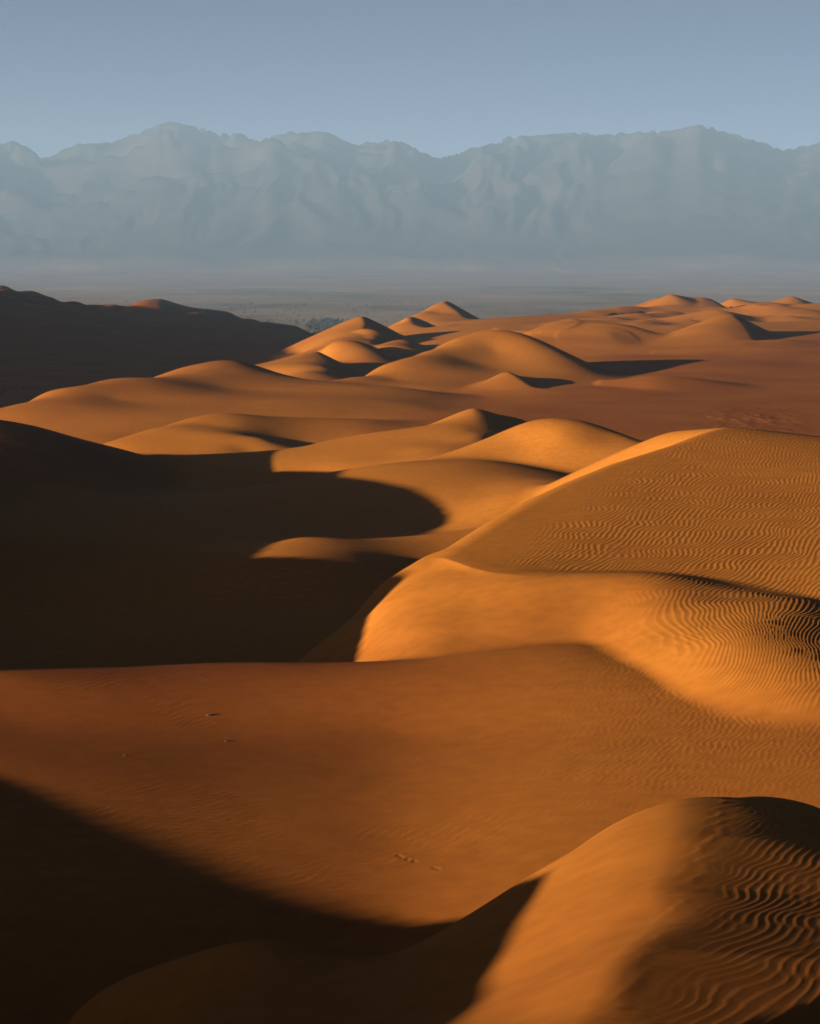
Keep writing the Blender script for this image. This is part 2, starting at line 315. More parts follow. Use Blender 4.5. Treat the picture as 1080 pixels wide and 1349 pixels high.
dune('sand_dune', 'highest far dune with a bright left face and long dark right side', [
    (546, 419, 1130), (557, 411, 1150), (568, 403, 1170), (580, 398, 1190), (590, 397, 1200), (602, 399.5, 1202), (615, 405, 1198), (630, 409, 1190), (650, 412, 1180), (680, 415.5, 1170), (575, 412, 1150), (590, 414, 1140), (605, 416, 1130), (570, 425, 1080), (610, 426, 1080),
    ('z', 590, 1240, 30), ('z', 590, 1280, 40), ('z', 540, 1180, 40), ('z', 560, 1220, 38), ('z', 640, 1230, 35), ('z', 700, 1200, 36), ('z', 540, 1080, 38), ('z', 580, 1040, 38), ('z', 640, 1100, 35), ('z', 640, 1040, 36),
], (520, 740, 1030, 1300), lee=[(590, 397, 1200), (602, 408, 1165), (612, 418, 1125), (616, 428, 1080)], lee_slope=0.58, k=0.0025)
# little dunes out on the sand sea: (label, photo column, row, distance, reach left, right, front, back in metres)
BUMPS = [
    ('small golden dune on the middle of the far sand slope', 883, 431.5, 800, 24, 13, 50, 20),
    ('low golden dune behind the hump dune', 941, 407.5, 1000, 38, 22, 90, 26),
    ('sharp small dune on the skyline near its middle', 882, 393.5, 1300, 26, 16, 70, 26),
    ('dune with a dark right end on the skyline', 937, 392, 1300, 46, 13, 80, 30),
    ('round dune on the skyline right of the dark ended one', 964, 392, 1400, 22, 30, 70, 30),
    ('rightmost dune on the skyline', 1042, 390.5, 1420, 34, 22, 80, 30),
    ('leftmost of the tall skyline dunes on the right', 867, 391.5, 1480, 56, 18, 90, 36),
    ('flat dark sided dune between the two right skyline dunes', 1004, 396, 1330, 44, 26, 60, 28),
    ('small lit knoll far out on the left of the sand slope', 753, 418.5, 900, 20, 16, 60, 20),
    ('wide pale swell near the left of the skyline', 808, 404.5, 1200, 46, 20, 80, 40),
    ('faint round rise below the left skyline', 712, 427, 860, 24, 20, 70, 24),
    ('flat crescent below the low golden dune', 905, 420, 900, 32, 15, 60, 18),
    ('dune with a long dark right slope below the right skyline', 990, 401.5, 1130, 44, 26, 60, 22),
    ('low rise at the right edge under the skyline', 1076, 402, 1200, 46, 22, 80, 26),
    ('long swell with a dark edge below the left skyline', 838, 414, 1050, 46, 18, 80, 22),
    ('low mound near the foot of the sand slope', 800, 452, 700, 22, 12, 50, 14),
    ('broad pale dune filling the middle ground below the skyline', 880, 404, 1220, 60, 60, 70, 30),
    ('tiny mound by the far skyline notch', 912, 398, 1330, 20, 12, 50, 20),
    ('right hand mound behind the hump dune', 1040, 416, 980, 40, 18, 60, 20),
    ('low swell left of the small golden dune', 838, 430, 850, 34, 16, 60, 20),
    ('small mound left of the skyline swells', 772, 410, 1150, 34, 18, 70, 26),
    ('low crest above the left shoulder of the hump dune', 915, 428, 820, 26, 12, 40, 14),
    ('thin lit crest below the rightmost skyline dune', 1052, 407, 1100, 34, 16, 60, 20),
    ('low crest at the left foot of the far sand slope', 725, 445, 740, 24, 14, 40, 14),
    ('short crest on the broad golden face', 845, 422, 880, 30, 14, 40, 16),
    ('pale crest under the sharp skyline dune', 895, 411, 1080, 34, 16, 50, 20),
]

# the dark ridge on the left
dune('dark_ridge', 'shaded sand ridge on the left horizon with small sunlit crest tips', [
    (0, 381, 1800), (8, 377.5, 1820), (14, 378, 1825), (28, 384, 1830), (45, 390, 1830), (65, 392, 1835), (80, 397, 1830), (105, 399, 1830), (130, 402, 1830), (140, 402, 1830), (155, 406, 1830), (180, 410, 1820), (198, 407.5, 1820), (212, 406, 1820), (225, 409, 1815), (245, 415, 1810), (262, 423, 1800), (285, 429, 1780), (300, 429, 1770), (340, 433, 1700), (400, 440, 1600), (445, 447, 1500), (500, 455, 1400),
    (0, 410, 1400), (100, 420, 1350), (200, 430, 1300), (300, 442, 1250), (400, 455, 1150), (0, 440, 1000), (150, 450, 950), (300, 460, 920), (400, 470, 850), (0, 480, 720), (150, 485, 700), (300, 485, 700), (0, 520, 540), (150, 510, 560), (350, 500, 600),
    (60, 404, 1560), (130, 412, 1560), (210, 418, 1560), (20, 396, 1600),
    ('z', 8, 1950, 31), ('z', 130, 1960, 52), ('z', 212, 1940, 55), ('z', 300, 1880, 75), ('z', 400, 1720, 80), ('z', 500, 1500, 72), ('z', 0, 2200, 85), ('z', 150, 2200, 105), ('z', 300, 2150, 112), ('z', -150, 1800, 28), ('z', -150, 2200, 80), ('z', -150, 1000, 33), ('z', -150, 540, 34), ('z', 560, 700, 38), ('z', 560, 1000, 44), ('z', 560, 1300, 56), ('z', 500, 1900, 112), ('z', 560, 560, 36), ('z', 0, 450, 36), ('z', 300, 450, 36),
], (-260, 580, 440, 2250), k=0.002, red=0.6)

# ------------------------------------------------------------------ height of the sand
BASE_L = np.log([15, 45, 90, 110, 200, 400, 700, 1300, 2000, 2600])
BASE_Z = [14, 19.5, 24, 29.5, 31, 36, 40, 58, 106, 130]
def base(l):
    return -np.interp(l, BASE_L, BASE_Z)

BUMP_H = {}
def sand(X, Y, casters=(), margin=False):
    """(height over the eye, index of the dune it belongs to, -1 = ground)"""
    shp = X.shape
    x, y = X.ravel(), Y.ravel()
    a = x / y
    l = np.log(y)
    z = base(l)
    pid = np.full(z.shape, -1)
    marg = np.full(z.shape, 9.0)
    for i, p in enumerate(PATCHES):
        h = p(a, l)
        k = p.k * y
        d = h - z
        pid[d > 0] = i
        marg = np.where(d > 0, d, np.minimum(marg, -d))
        b = np.maximum(k - np.abs(d), 0)
        z = np.maximum(h, z) + b * b / (4 * k)
    sea = next((i for i, p in enumerate(PATCHES) if p.name == 'sand_sea'))
    for j, (lab, px, py, D, wl, wr, wf, wb) in enumerate(BUMPS):
        sel = np.nonzero((np.abs(y - D) < 150) & (np.abs(x - (px - CX) / F * D) < 80))[0]
        if len(sel) == 0: continue
        a0, t0 = ray(px, py)
        if j not in BUMP_H:
            zg = PATCHES[sea](np.array([a0]), np.array([math.log(D)]))[0]
            BUMP_H[j] = max(-t0 * D - zg, 1.0)
        u = x[sel] - a0 * D
        v = y[sel] - D
        u = u + 0.0035 * v * v * (v < 0) * 0.25          # horns bend with the wind
        r = np.sqrt((u / np.where(u < 0, wl, wr)) ** 2 + (v / np.where(v < 0, wf, wb)) ** 2 + 0.004)
        b = BUMP_H[j] * np.clip(1.04 - r, 0, None) ** 1.25
        z[sel] += b
        pid[sel[b > 0.12 * BUMP_H[j]]] = 500 + j
    for j, cst in enumerate(casters):
        h = cst(x, y)
        d = h - z
        pid[d > 0] = 1000 + j
        k = 0.006 * y
        b = np.maximum(k - np.abs(d), 0)
        z = np.maximum(h, z) + b * b / (4 * k)
    if margin: return z.reshape(shp), pid.reshape(shp), marg.reshape(shp)
    return z.reshape(shp), pid.reshape(shp)

def hit(px, py, d0, d1):
    """first point of the sand on the line of sight between two distances"""
    a, t = ray(px, py)
    Y = np.exp(np.linspace(math.log(d0), math.log(d1), 900))
    z, _ = sand(a * Y, Y)
    i = np.nonzero(z >= -t * Y)[0]
    i = i[0] if len(i) else len(Y) - 1
    return np.array([a * Y[i], Y[i], -t * Y[i]])

class Ridge:
    """a long dune left of the view: crest along x = xc(y) with the given crest heights"""
    def __init__(self, ys, zs, xc, east, west, rnd=0.8, skew=1.0):
        self.skew = skew
        o = np.argsort(ys)
        self.ys, self.zs = np.array(ys)[o], np.array(zs)[o]
        self.xc, self.e, self.w, self.r = xc, east, west, rnd
    def __call__(self, x, y):
        xc = np.interp(y, *self.xc)
        d = x - xc
        zc = np.interp(y - np.clip(d, -25, 45) * (SUN[1] / SUN[0]) * self.skew, self.ys, self.zs)
        r = self.r
        dd = np.sqrt(d * d + r * r) - r
        return zc - np.where(d > 0, self.e, self.w) * dd

def sunward(P, xc):
    r = (P[0] - xc) / (-SUN[0])
    return P[1] + r * SUN[1], P[2] + r * SUN[2]

# shadow edges seen in the photograph give the crest line of the dunes that cast them
near_edge = [hit(px, py, 47, 80) for px, py in ((0, 1020), (60, 1043), (120, 1068), (190, 1098), (250, 1125), (330, 1158), (400, 1182), (480, 1203), (550, 1216))]
near_edge += [hit(px, py, 20, 46.5) for px, py in ((722, 1150), (700, 1190), (670, 1245), (640, 1290), (605, 1345))]
XN = -27.0
q = [sunward(P, XN) for P in near_edge]
ys = [v[0] for v in q]; zs = [v[1] for v in q]
o = np.argsort(ys); ys = list(np.array(ys)[o]); zs = list(np.array(zs)[o])
near_ridge = Ridge([ys[0] - 40, ys[0] - 12] + ys + [ys[-1] + 10, ys[-1] + 25, ys[-1] + 100], [zs[0] + 5, zs[0] + 2.5] + zs + [zs[-1] - 2.5, zs[-1] - 8, -120],
                   ([-60, 200], [XN, XN]), 0.62, 0.28, 0.5)

XV = -62.0
edge = [(474, 868, 88, 100), (477, 845, 88, 100), (484, 820, 88, 101), (497, 797, 88, 103), (520, 775, 88, 104), (545, 757, 90, 106)]
valley_edge = [hit(*e) for e in edge]
valley_edge += [hit(px, py, 120, 236) for px, py in ((590, 744), (560, 743), (500, 739))]
valley_edge += [hit(px, py, 120, 236) for px, py in ((530, 707), (570, 700), (592, 690), (597, 680), (590, 668), (575, 655), (550, 643), (500, 633), (450, 627))]
q = [sunward(P, XV) for P in valley_edge]
if os.environ.get('SCENE_DEBUG'):
    for P, v in zip(near_edge + valley_edge, [sunward(P, XN) for P in near_edge] + q):
        print('EDGE', np.round(P, 2), np.round(v, 2))
ys = np.array([v[0] for v in q] + [131.0, 138.0]); zs = np.array([v[1] for v in q] + [-16.0, -15.9])
o = np.argsort(ys); ys, zs = ys[o], zs[o]
ys = np.r_[-100, ys[0] - 22, ys[0] - 6, ys[0] - 1.3, ys, ys[-1] + 14, ys[-1] + 40, ys[-1] + 90, ys[-1] + 400]
zs = np.r_[-60, -22, zs[0] - 6.0, zs[0] - 2.4, zs, zs[-1] - 0.2, zs[-1] - 4.2, -60, -300]
valley_ridge = Ridge(ys, zs, ([0, 225, 262, 330], [XV, XV, XV - 14, XV - 70]), 0.62, 0.25, 0.4)

far_ridge = Ridge([220, 280, 340, 400, 470, 600, 780, 1000, 1300, 1570, 1720, 1850, 2050, 2400], [-120, -30, 5, 12, 17, 22, 27, 30, 26, 8, 1, -12, -60, -200],
                  ([300, 400, 560, 850, 1200, 1700, 2000], [-330, -340, -390, -460, -520, -610, -660]), 0.5, 0.3, 6.0, 0.0)
CASTERS = [near_ridge, valley_ridge, far_ridge]
CASTER_INFO = [('sand_dune', 'shaded dune beside the camera on the left whose shadow fills the lower left corner'),
               ('sand_dune', 'long dune left of the valley whose shadow covers its floor'),
               ('sand_dune', 'high far dune left of the dark ridge that shades it')]

# ------------------------------------------------------------------ wind ripples
def make_ripple_tile(seed, n=1024, cyc=64, spread=0.20, bw=0.12):
    r = np.random.default_rng(seed)
    f = np.fft.fft2(r.standard_normal((n, n)))
    kx = np.fft.fftfreq(n)[None, :] * n / cyc
    ky = np.fft.fftfreq(n)[:, None] * n / cyc
    k = np.hypot(kx, ky)
    th = np.arctan2(ky, np.abs(kx) + 1e-9)
    g = np.exp(-((k - 1) / bw) ** 2 - (th / spread) ** 2) * (kx > 0)
    s = np.fft.ifft2(f * g)
    amp = np.abs(s)
    ph = np.angle(s)
    w = np.clip(1.35 * amp / np.median(amp), 0, 1.0)
    # gentle windward side, short lee
    prof = np.cos(ph) + 0.28 * np.cos(2 * ph + 0.9)
    return (prof * (0.25 + 0.75 * w)).astype(np.float32)

def tile_sample(T, u, v, cyc=64):
    n = T.shape[0]
    x = (u / cyc * n) % n
    y = (v / cyc * n) % n
    i = np.floor(x).astype(int); j = np.floor(y).astype(int)
    fx, fy = (x - i), (y - j)
    i0, j0 = i % n, j % n
    i1, j1 = (i + 1) % n, (j + 1) % n
    return (T[j0, i0] * (1 - fx) + T[j0, i1] * fx) * (1 - fy) + (T[j1, i0] * (1 - fx) + T[j1, i1] * fx) * fy

TILE = make_ripple_tile(3, spread=0.15, bw=0.10)
TILE_B = make_ripple_tile(11, spread=0.45, bw=0.25)

def vnoise(x, y, seed):
    """cheap smooth value noise"""
    r = np.random.default_rng(seed).standard_normal((64, 64))
    i = np.floor(x).astype(int); j = np.floor(y).astype(int)
    fx, fy = x - i, y - j
    fx = fx * fx * (3 - 2 * fx); fy = fy * fy * (3 - 2 * fy)
    g = lambda a, b: r[b % 64, a % 64]
    return (g(i, j) * (1 - fx) + g(i + 1, j) * fx) * (1 - fy) + (g(i, j + 1) * (1 - fx) + g(i + 1, j + 1) * fx) * fy

def ripples(X, Y, pid, px, marg):
    """ripple height in metres; px is the photo column (X/Y scaled), used only to say which stretch of a dune is rippled"""
    out = np.zeros(X.shape)
    def add(mask, ang, lam, amp, tile, off=0.0, wob=0.6, wl=14.0):
        idx = np.nonzero(mask > 0.01)
        if not len(idx[0]):
            return
        x, y = X[idx], Y[idx]
        an = math.radians(ang) + 0.30 * vnoise(x / (wl * 2.2) + off, y / (wl * 2.2), 5)
        c, s = math.cos(math.radians(ang)), math.sin(math.radians(ang))
        u = (x * c - y * s); v = (x * s + y * c)
        u = u + wob * vnoise(x / wl * 1.3 + off, y / wl * 0.8, 21) * lam * 4 + 0.5 * lam * vnoise(x / (lam * 6), y / (lam * 6) + off, 23)
        h = tile_sample(tile, u / lam + off * 7.3, v / lam)
        out[idx] += amp * lam * h * mask[idx] * (0.9 + 0.15 * vnoise(x / (lam * 11), y / (lam * 11), 31))
    # nearest dune: right of its ridge line
    ridge_a = np.interp(Y, [17, 26, 30, 35, 40, 45], [(p - CX) / F for p in (765, 785, 845, 890, 925, 950)])
    d = (X / Y - ridge_a) * Y
    m0 = (pid == 0) * smooth(d, 0.35, 1.9)
    add(m0, 27, 0.19, 0.013, TILE, 0.0, wob=0.8, wl=8)
    add((pid == 0) * smooth(d, -0.10, 0.25) * (1 - smooth(d, 0.3, 0.9)), 40, 0.45, 0.009, TILE_B, 2.0)
    # flat
    g = (pid == 1) * 1.0
    right = smooth(px, 620, 1000)
    add(g * right * smooth(Y, 56, 68), 25, 0.25, 0.022, TILE_B, 4.0)
    add(g * (0.35 + 0.3 * right) * (1 - 0.6 * smooth(Y, 62, 80)), 62, 0.24, 0.015, TILE, 5.0)
    add(g * (1 - right) * smooth(vnoise(X / 3, Y / 4, 77), 0.0, 1.2), 55, 0.4, 0.012, TILE_B, 6.0)
    # bright dune, right side
    m2 = (pid == 2) * smooth(px + (Y - 85) * -1.0, 770, 950) * smooth(marg, 0.10, 0.55)
    add(m2, 16, 0.27, 0.042, TILE, 9.0, wob=1.1, wl=8)
    # broad rippled dune
    edge_px = np.interp(Y, [97, 101, 108, 127, 146, 168], [650, 632, 668, 745, 840, 960])
    m3 = (pid == 3) * smooth(px, edge_px, edge_px + 90)
    add(m3, 19, 0.33, 0.034, TILE, 13.0, wob=0.8, wl=14)
    # faint ripples on the left shoulder and on the peak's right side
    m5 = (pid == 5) * 0.7
    add(m5, 12, 0.9, 0.03, TILE, 17.0)
    m6 = (pid == 6) * smooth(px, 612, 650)
    add(m6, 5, 0.8, 0.05, TILE, 19.0)
    return out

# ------------------------------------------------------------------ materials
def nodes(m):
    m.use_nodes = True
    nt = m.node_tree
    return nt, nt.nodes['Principled BSDF'], nt.links

def sand_material():
    m = bpy.data.materials.new('sand')
    nt, b, L = nodes(m)
    N = nt.nodes
    co = N.new('ShaderNodeTexCoord')
    at = N.new('ShaderNodeAttribute'); at.attribute_name = 'red'
    n1 = N.new('ShaderNodeTexNoise'); n1.inputs['Scale'].default_value = 0.05; n1.inputs['Detail'].default_value = 8
    n2 = N.new('ShaderNodeTexNoise'); n2.inputs['Scale'].default_value = 1.3; n2.inputs['Detail'].default_value = 6
    n3 = N.new('ShaderNodeTexNoise'); n3.inputs['Scale'].default_value = 60; n3.inputs['Detail'].default_value = 3
    for n in (n1, n2, n3):
        L.new(co.outputs['Object'], n.inputs['Vector'])
    ad = N.new('ShaderNodeMath'); ad.operation = 'MULTIPLY_ADD'
    L.new(n1.outputs['Fac'], ad.inputs[0]); ad.inputs[1].default_value = 0.8
    sb = N.new('ShaderNodeMath'); sb.operation = 'MULTIPLY_ADD'
    L.new(at.outputs['Fac'], sb.inputs[0]); sb.inputs[1].default_value = 0.85; sb.inputs[2].default_value = -0.40
    L.new(sb.outputs[0], ad.inputs[2])
    mx = N.new('ShaderNodeMix'); mx.data_type = 'RGBA'; mx.clamp_factor = True
    L.new(ad.outputs[0], mx.inputs['Factor'])
    mx.inputs['A'].default_value = (0.47, 0.184, 0.027, 1)  # dune slopes, lightened so part of their sunlight sits in the colour
    mx.inputs['B'].default_value = (0.235, 0.058, 0.015, 1)  # coarse red sand; its darker tone also dims less lit stretches
    m2 = N.new('ShaderNodeMix'); m2.data_type = 'RGBA'; m2.blend_type = 'MULTIPLY'; m2.inputs['Factor'].default_value = 1
    L.new(mx.outputs['Result'], m2.inputs['A'])
    cr = N.new('ShaderNodeMapRange'); cr.inputs['From Min'].default_value = 0.3; cr.inputs['From Max'].default_value = 0.7; cr.inputs['To Min'].default_value = 0.88; cr.inputs['To Max'].default_value = 1.08
    L.new(n2.outputs['Fac'], cr.inputs['Value'])
    L.new(cr.outputs[0], m2.inputs['B'])
    L.new(m2.outputs['Result'], b.inputs['Base Color'])
    b.inputs['Roughness'].default_value = 0.95
    b.inputs['Specular IOR Level'].default_value = 0.05
    bp = N.new('ShaderNodeBump'); bp.inputs['Strength'].default_value = 0.25; bp.inputs['Distance'].default_value = 0.01
    L.new(n3.outputs['Fac'], bp.inputs['Height'])
    n4 = N.new('ShaderNodeTexNoise'); n4.inputs['Scale'].default_value = 7; n4.inputs['Detail'].default_value = 7; n4.inputs['Roughness'].default_value = 0.65
    L.new(co.outputs['Object'], n4.inputs['Vector'])
    bp2 = N.new('ShaderNodeBump'); bp2.inputs['Strength'].default_value = 0.2; bp2.inputs['Distance'].default_value = 0.02
    L.new(n4.outputs['Fac'], bp2.inputs['Height']); L.new(bp.outputs[0], bp2.inputs['Normal'])
    L.new(bp2.outputs[0], b.inputs['Normal'])
    return m
SAND = sand_material()

# ------------------------------------------------------------------ sand meshes
def set_props(o, label=None, kind='structure', cat=None, group=None):
    if label: o['label'] = label
    if kind: o['kind'] = kind
    if cat: o['category'] = cat
    if group: o['group'] = group

def mesh_grid_part(name, co, faces, normals, red, mat):
    """co (n,3), faces (m,4) into co; keeps only the used vertices"""
    used = np.unique(faces)
    remap = np.full(len(co), -1, dtype=np.int64); remap[used] = np.arange(len(used))
    f = remap[faces].astype(np.int32)
    me = bpy.data.meshes.new(name)
    me.vertices.add(len(used)); me.vertices.foreach_set('co', co[used].astype(np.float32).ravel())
    me.loops.add(f.size); me.loops.foreach_set('vertex_index', f.ravel())
    me.polygons.add(len(f))
    me.polygons.foreach_set('loop_start', np.arange(0, f.size, 4, dtype=np.int32))
    me.update(calc_edges=True)
    me.polygons.foreach_set('use_smooth', np.ones(len(f), dtype=bool))
    at = me.attributes.new('red', 'FLOAT', 'POINT'); at.data.foreach_set('value', red[used].astype(np.float32))
    me.materials.append(mat)
    if normals is not None:
        at = me.attributes.new('custom_n', 'FLOAT_VECTOR', 'POINT')
        me.normals_split_custom_set_from_vertices(normals[used].astype(np.float32))
    o = bpy.data.objects.new(name, me)
    C.objects.link(o)
    return o

def grid_faces(nr, nc):
    i = np.arange(nr * nc).reshape(nr, nc)
    return np.stack([i[:-1, :-1], i[:-1, 1:], i[1:, 1:], i[1:, :-1]], -1)

def grid_normals(X, Y, Z):
    P = np.stack([X, Y, Z], -1)
    du = np.gradient(P, axis=1); dv = np.gradient(P, axis=0)
    n = np.cross(du, dv)
    return n / np.linalg.norm(n, axis=-1, keepdims=True)

objs = {}
DA = 0.0012 if QUICK else 0.0006
def columns(step):
    core = np.arange(-0.226, 0.226 + 1e-9, step)
    core = core[:len(core) // 2 * 2 + (len(core) % 2)]
    if len(core) % 2 == 0: core = core[:-1]
    L = core[0] - np.cumsum(np.full(20, 0.004)); R = core[-1] + np.cumsum(np.r_[np.full(14, 0.004), np.geomspace(0.005, 0.09, 34)])
    return L[::-1], core, R

LL, core, RR = columns(DA)
near_cols = np.r_[LL, core, RR]
far_cols = np.r_[LL, core[::2], RR]
s1, s2 = (0.004, 0.009) if QUICK else (0.0016, 0.0030)
rows_n = np.exp(np.arange(math.log(19.0), math.log(205.0), s1))
rows_f = np.exp(np.r_[math.log(rows_n[-1]), np.arange(math.log(rows_n[-1]) + s2, math.log(2350.0), s2)])
side_cols = np.r_[-0.306 - np.cumsum(np.geomspace(0.004, 0.12, 90))][::-1]
side_cols = np.r_[side_cols, near_cols[0]]

def lumps(X, Y, amp=1.0):
    """small natural unevenness that grows with distance (real metres)"""
    return amp * (0.010 * vnoise(X / 4.1, Y / 6.3, 41) + 0.030 * vnoise(X / 17.0, Y / 23.0, 42))

DENTS = [hit(qx, qy, 47, 70) for qx, qy in ((525, 1127), (529, 1129), (537, 1132), (546, 1134), (572, 1143), (577, 1144))]
RFLAT = next(i for i, p in enumerate(PATCHES) if p.label.startswith('wide reddish brown'))

def build_sheet(cols, rows, tag, detail=True, snap=False):
    A, Y = np.meshgrid(cols, rows)
    X = A * Y
    z, pid, marg = sand(X, Y, CASTERS, True)
    z = z + lumps(X, Y) * smooth(Y, 20, 90)
    far_rough = smooth(Y, 500, 1200) * ((pid >= 0) & (np.array([p.name == 'dark_ridge' for p in PATCHES] + [False])[np.clip(pid, -1, len(PATCHES) - 1)]))
    z = z + far_rough * ((1.2 + 3.0 * smooth(Y, 1300, 1700)) * vnoise(X / 42, Y / 90, 51) + (0.6 + 1.6 * smooth(Y, 1300, 1700)) * vnoise(X / 17, Y / 40, 52))
    if detail:
        px = A * F + CX
        for k, (qx, qy) in enumerate(((525, 1127), (529, 1129), (537, 1132), (546, 1134), (572, 1143), (577, 1144))):
            P = DENTS[k]
            r2 = ((X - P[0]) / 0.07) ** 2 + ((Y - P[1]) / 0.15) ** 2
            z = z - 0.014 * np.exp(-r2) + 0.002 * np.exp(-(np.sqrt(r2) - 1.7) ** 2 * 2.5)
        m = (pid == RFLAT) * np.exp(-((px - 985) / 70) ** 2 - ((Y - 378) / 30) ** 2)
        z = z + m * (0.09 * np.abs(vnoise(X / 1.3, Y / 3.0, 61)) + 0.05 * vnoise(X / 3.0, Y / 6.0, 62))
        z = z + ripples(X, Y, pid, px, marg)
    return A, X, Y, z, pid

RED = np.array([p.red for p in PATCHES])
def red_of(pid, X, Y):
    """how red and dark the sand is: coarse red flats, plus some slope light and shade put into the tone; blurred where dunes meet"""
    r = np.where(pid >= 0, RED[np.clip(pid, 0, len(PATCHES) - 1)], 0.6)
    r = np.where(pid == 1, r * (1 - 0.5 * smooth(X / Y * F + CX, 380, 800)), r)
    r = np.where(pid >= 500, 0.15, r)
    r = np.where(pid >= 1000, 0.3, r)
    for ax, n in ((0, 61), (1, 41)):
        k = np.ones(n) / n
        pad = [(0, 0), (0, 0)]; pad[ax] = (n // 2, n // 2)
        q = np.pad(r, pad, mode='edge')
        cs = np.cumsum(q, axis=ax)
        cs = np.insert(cs, 0, 0, axis=ax)
        r = (np.take(cs, range(n, cs.shape[ax]), axis=ax) - np.take(cs, range(0, cs.shape[ax] - n), axis=ax)) / n
    return r

sheets = []
An, Xn, Yn, Zn, Pn = build_sheet(near_cols, rows_n, 'near')
Af, Xf, Yf, Zf, Pf = build_sheet(far_cols, rows_f, 'far', detail=True)
# make the last near row meet the first far row exactly
nl, nr_ = len(LL), len(RR)
full = np.interp(near_cols, far_cols, Zf[0])
Zn[-1] = full
As, Xs, Ys, Zs, Ps = build_sheet(side_cols, np.r_[rows_n[::4], rows_f[::2]], 'side', detail=False)

gx = np.arange(-150, 91, 0.8); gy = np.r_[np.arange(-60, 19.0, 0.8), rows_n[0]]
Xg, Yg = np.meshgrid(gx, gy)
Zg, Pg = sand(Xg, np.full(Xg.shape, rows_n[0]))
for j, cst in enumerate(CASTERS):
    hh = cst(Xg, Yg)
    Pg[hh > Zg] = 1000 + j
    Zg = np.maximum(Zg, hh)
part_faces = {}
def split(X, Y, Z, P, red):
    co = np.stack([X.ravel(), Y.ravel(), Z.ravel() + HC], -1)
    nrm = grid_normals(X, Y, Z).reshape(-1, 3)
    f = grid_faces(*X.shape).reshape(-1, 4)
    fp = P[:-1, :-1].ravel()
    return co, nrm, f, fp, red.ravel()

for X, Y, Z, P in ((Xn, Yn, Zn, Pn), (Xf, Yf, Zf, Pf), (Xs, Ys, Zs, Ps), (Xg, Yg, Zg, Pg)):
    co, nrm, f, fp, red = split(X, Y, Z, P, red_of(P, X, Y))
    keep = co[:, 2][f].max(1) > -0.5
    for k in np.unique(fp):
        sel = f[(fp == k) & keep]
        if len(sel) == 0: continue
        part_faces.setdefault(int(k), []).append((co, nrm, sel, red))

for k, lst in sorted(part_faces.items()):
    off = 0
    cos, ns, fs, rs = [], [], [], []
    for co, nrm, sel, red in lst:
        used = np.unique(sel)
        remap = np.zeros(len(co), dtype=np.int64); remap[used] = np.arange(len(used))
        cos.append(co[used]); ns.append(nrm[used]); rs.append(red[used]); fs.append(remap[sel] + off)
        off += len(used)
    if k == -1: name, label = 'sand_ground', 'low sand ground between the dunes'
    elif k >= 1000: name, label = CASTER_INFO[k - 1000]
    elif k >= 500: name, label = 'sand_dune', BUMPS[k - 500][0]
    else: name, label = PATCHES[k].name, PATCHES[k].label
    o = mesh_grid_part(name, np.concatenate(cos), np.concatenate(fs), np.concatenate(ns), np.concatenate(rs), SAND)
    set_props(o, label)

# ------------------------------------------------------------------ gravel plain
def plain_material():
    m = bpy.data.materials.new('gravel_plain')
    nt, b, L = nodes(m); N = nt.nodes
    co = N.new('ShaderNodeTexCoord')
    mp = N.new('ShaderNodeMapping'); mp.inputs['Scale'].default_value = (0.0007, 0.00028, 1)
    L.new(co.outputs['Object'], mp.inputs['Vector'])
    n = N.new('ShaderNodeTexNoise'); n.inputs['Scale'].default_value = 1.6; n.inputs['Detail'].default_value = 10; n.inputs['Roughness'].default_value = 0.65
    L.new(mp.outputs[0], n.inputs['Vector'])
    r = N.new('ShaderNodeValToRGB')
    e = r.color_ramp.elements
    e[0].position = 0.32; e[0].color = (0.07, 0.075, 0.05, 1)
    e[1].position = 0.68; e[1].color = (0.46, 0.34, 0.27, 1)
    x = e.new(0.5); x.color = (0.30, 0.24, 0.18, 1)
    L.new(n.outputs['Fac'], r.inputs['Fac']); L.new(r.outputs[0], b.inputs['Base Color'])
    b.inputs['Roughness'].default_value = 1.0; b.inputs['Specular IOR Level'].default_value = 0.0
    return m
me = bpy.data.meshes.new('gravel_plain')
R = 24500.0
me.from_pydata([(-R, -3000, 0), (R, -3000, 0), (R, R, 0), (-R, R, 0)], [], [(0, 1, 2, 3)])
me.materials.append(plain_material())
o = bpy.data.objects.new('gravel_plain', me); C.objects.link(o); set_props(o, 'flat hazy gravel plain between the dunes and the mountains')

# ------------------------------------------------------------------ mountains
def fbm(x, y, seed, octv=6, ridged=False, gain=0.5):
    s = np.zeros(x.shape); a = 1.0; tot = 0
    for i in range(octv):
        n = vnoise(x * 2 ** i + 11.3 * i, y * 2 ** i + 7.7 * i, seed + i)
        if ridged:
            n = 1 - np.abs(n) * 0.9
        s += a * n; tot += a; a *= gain
    return s / tot

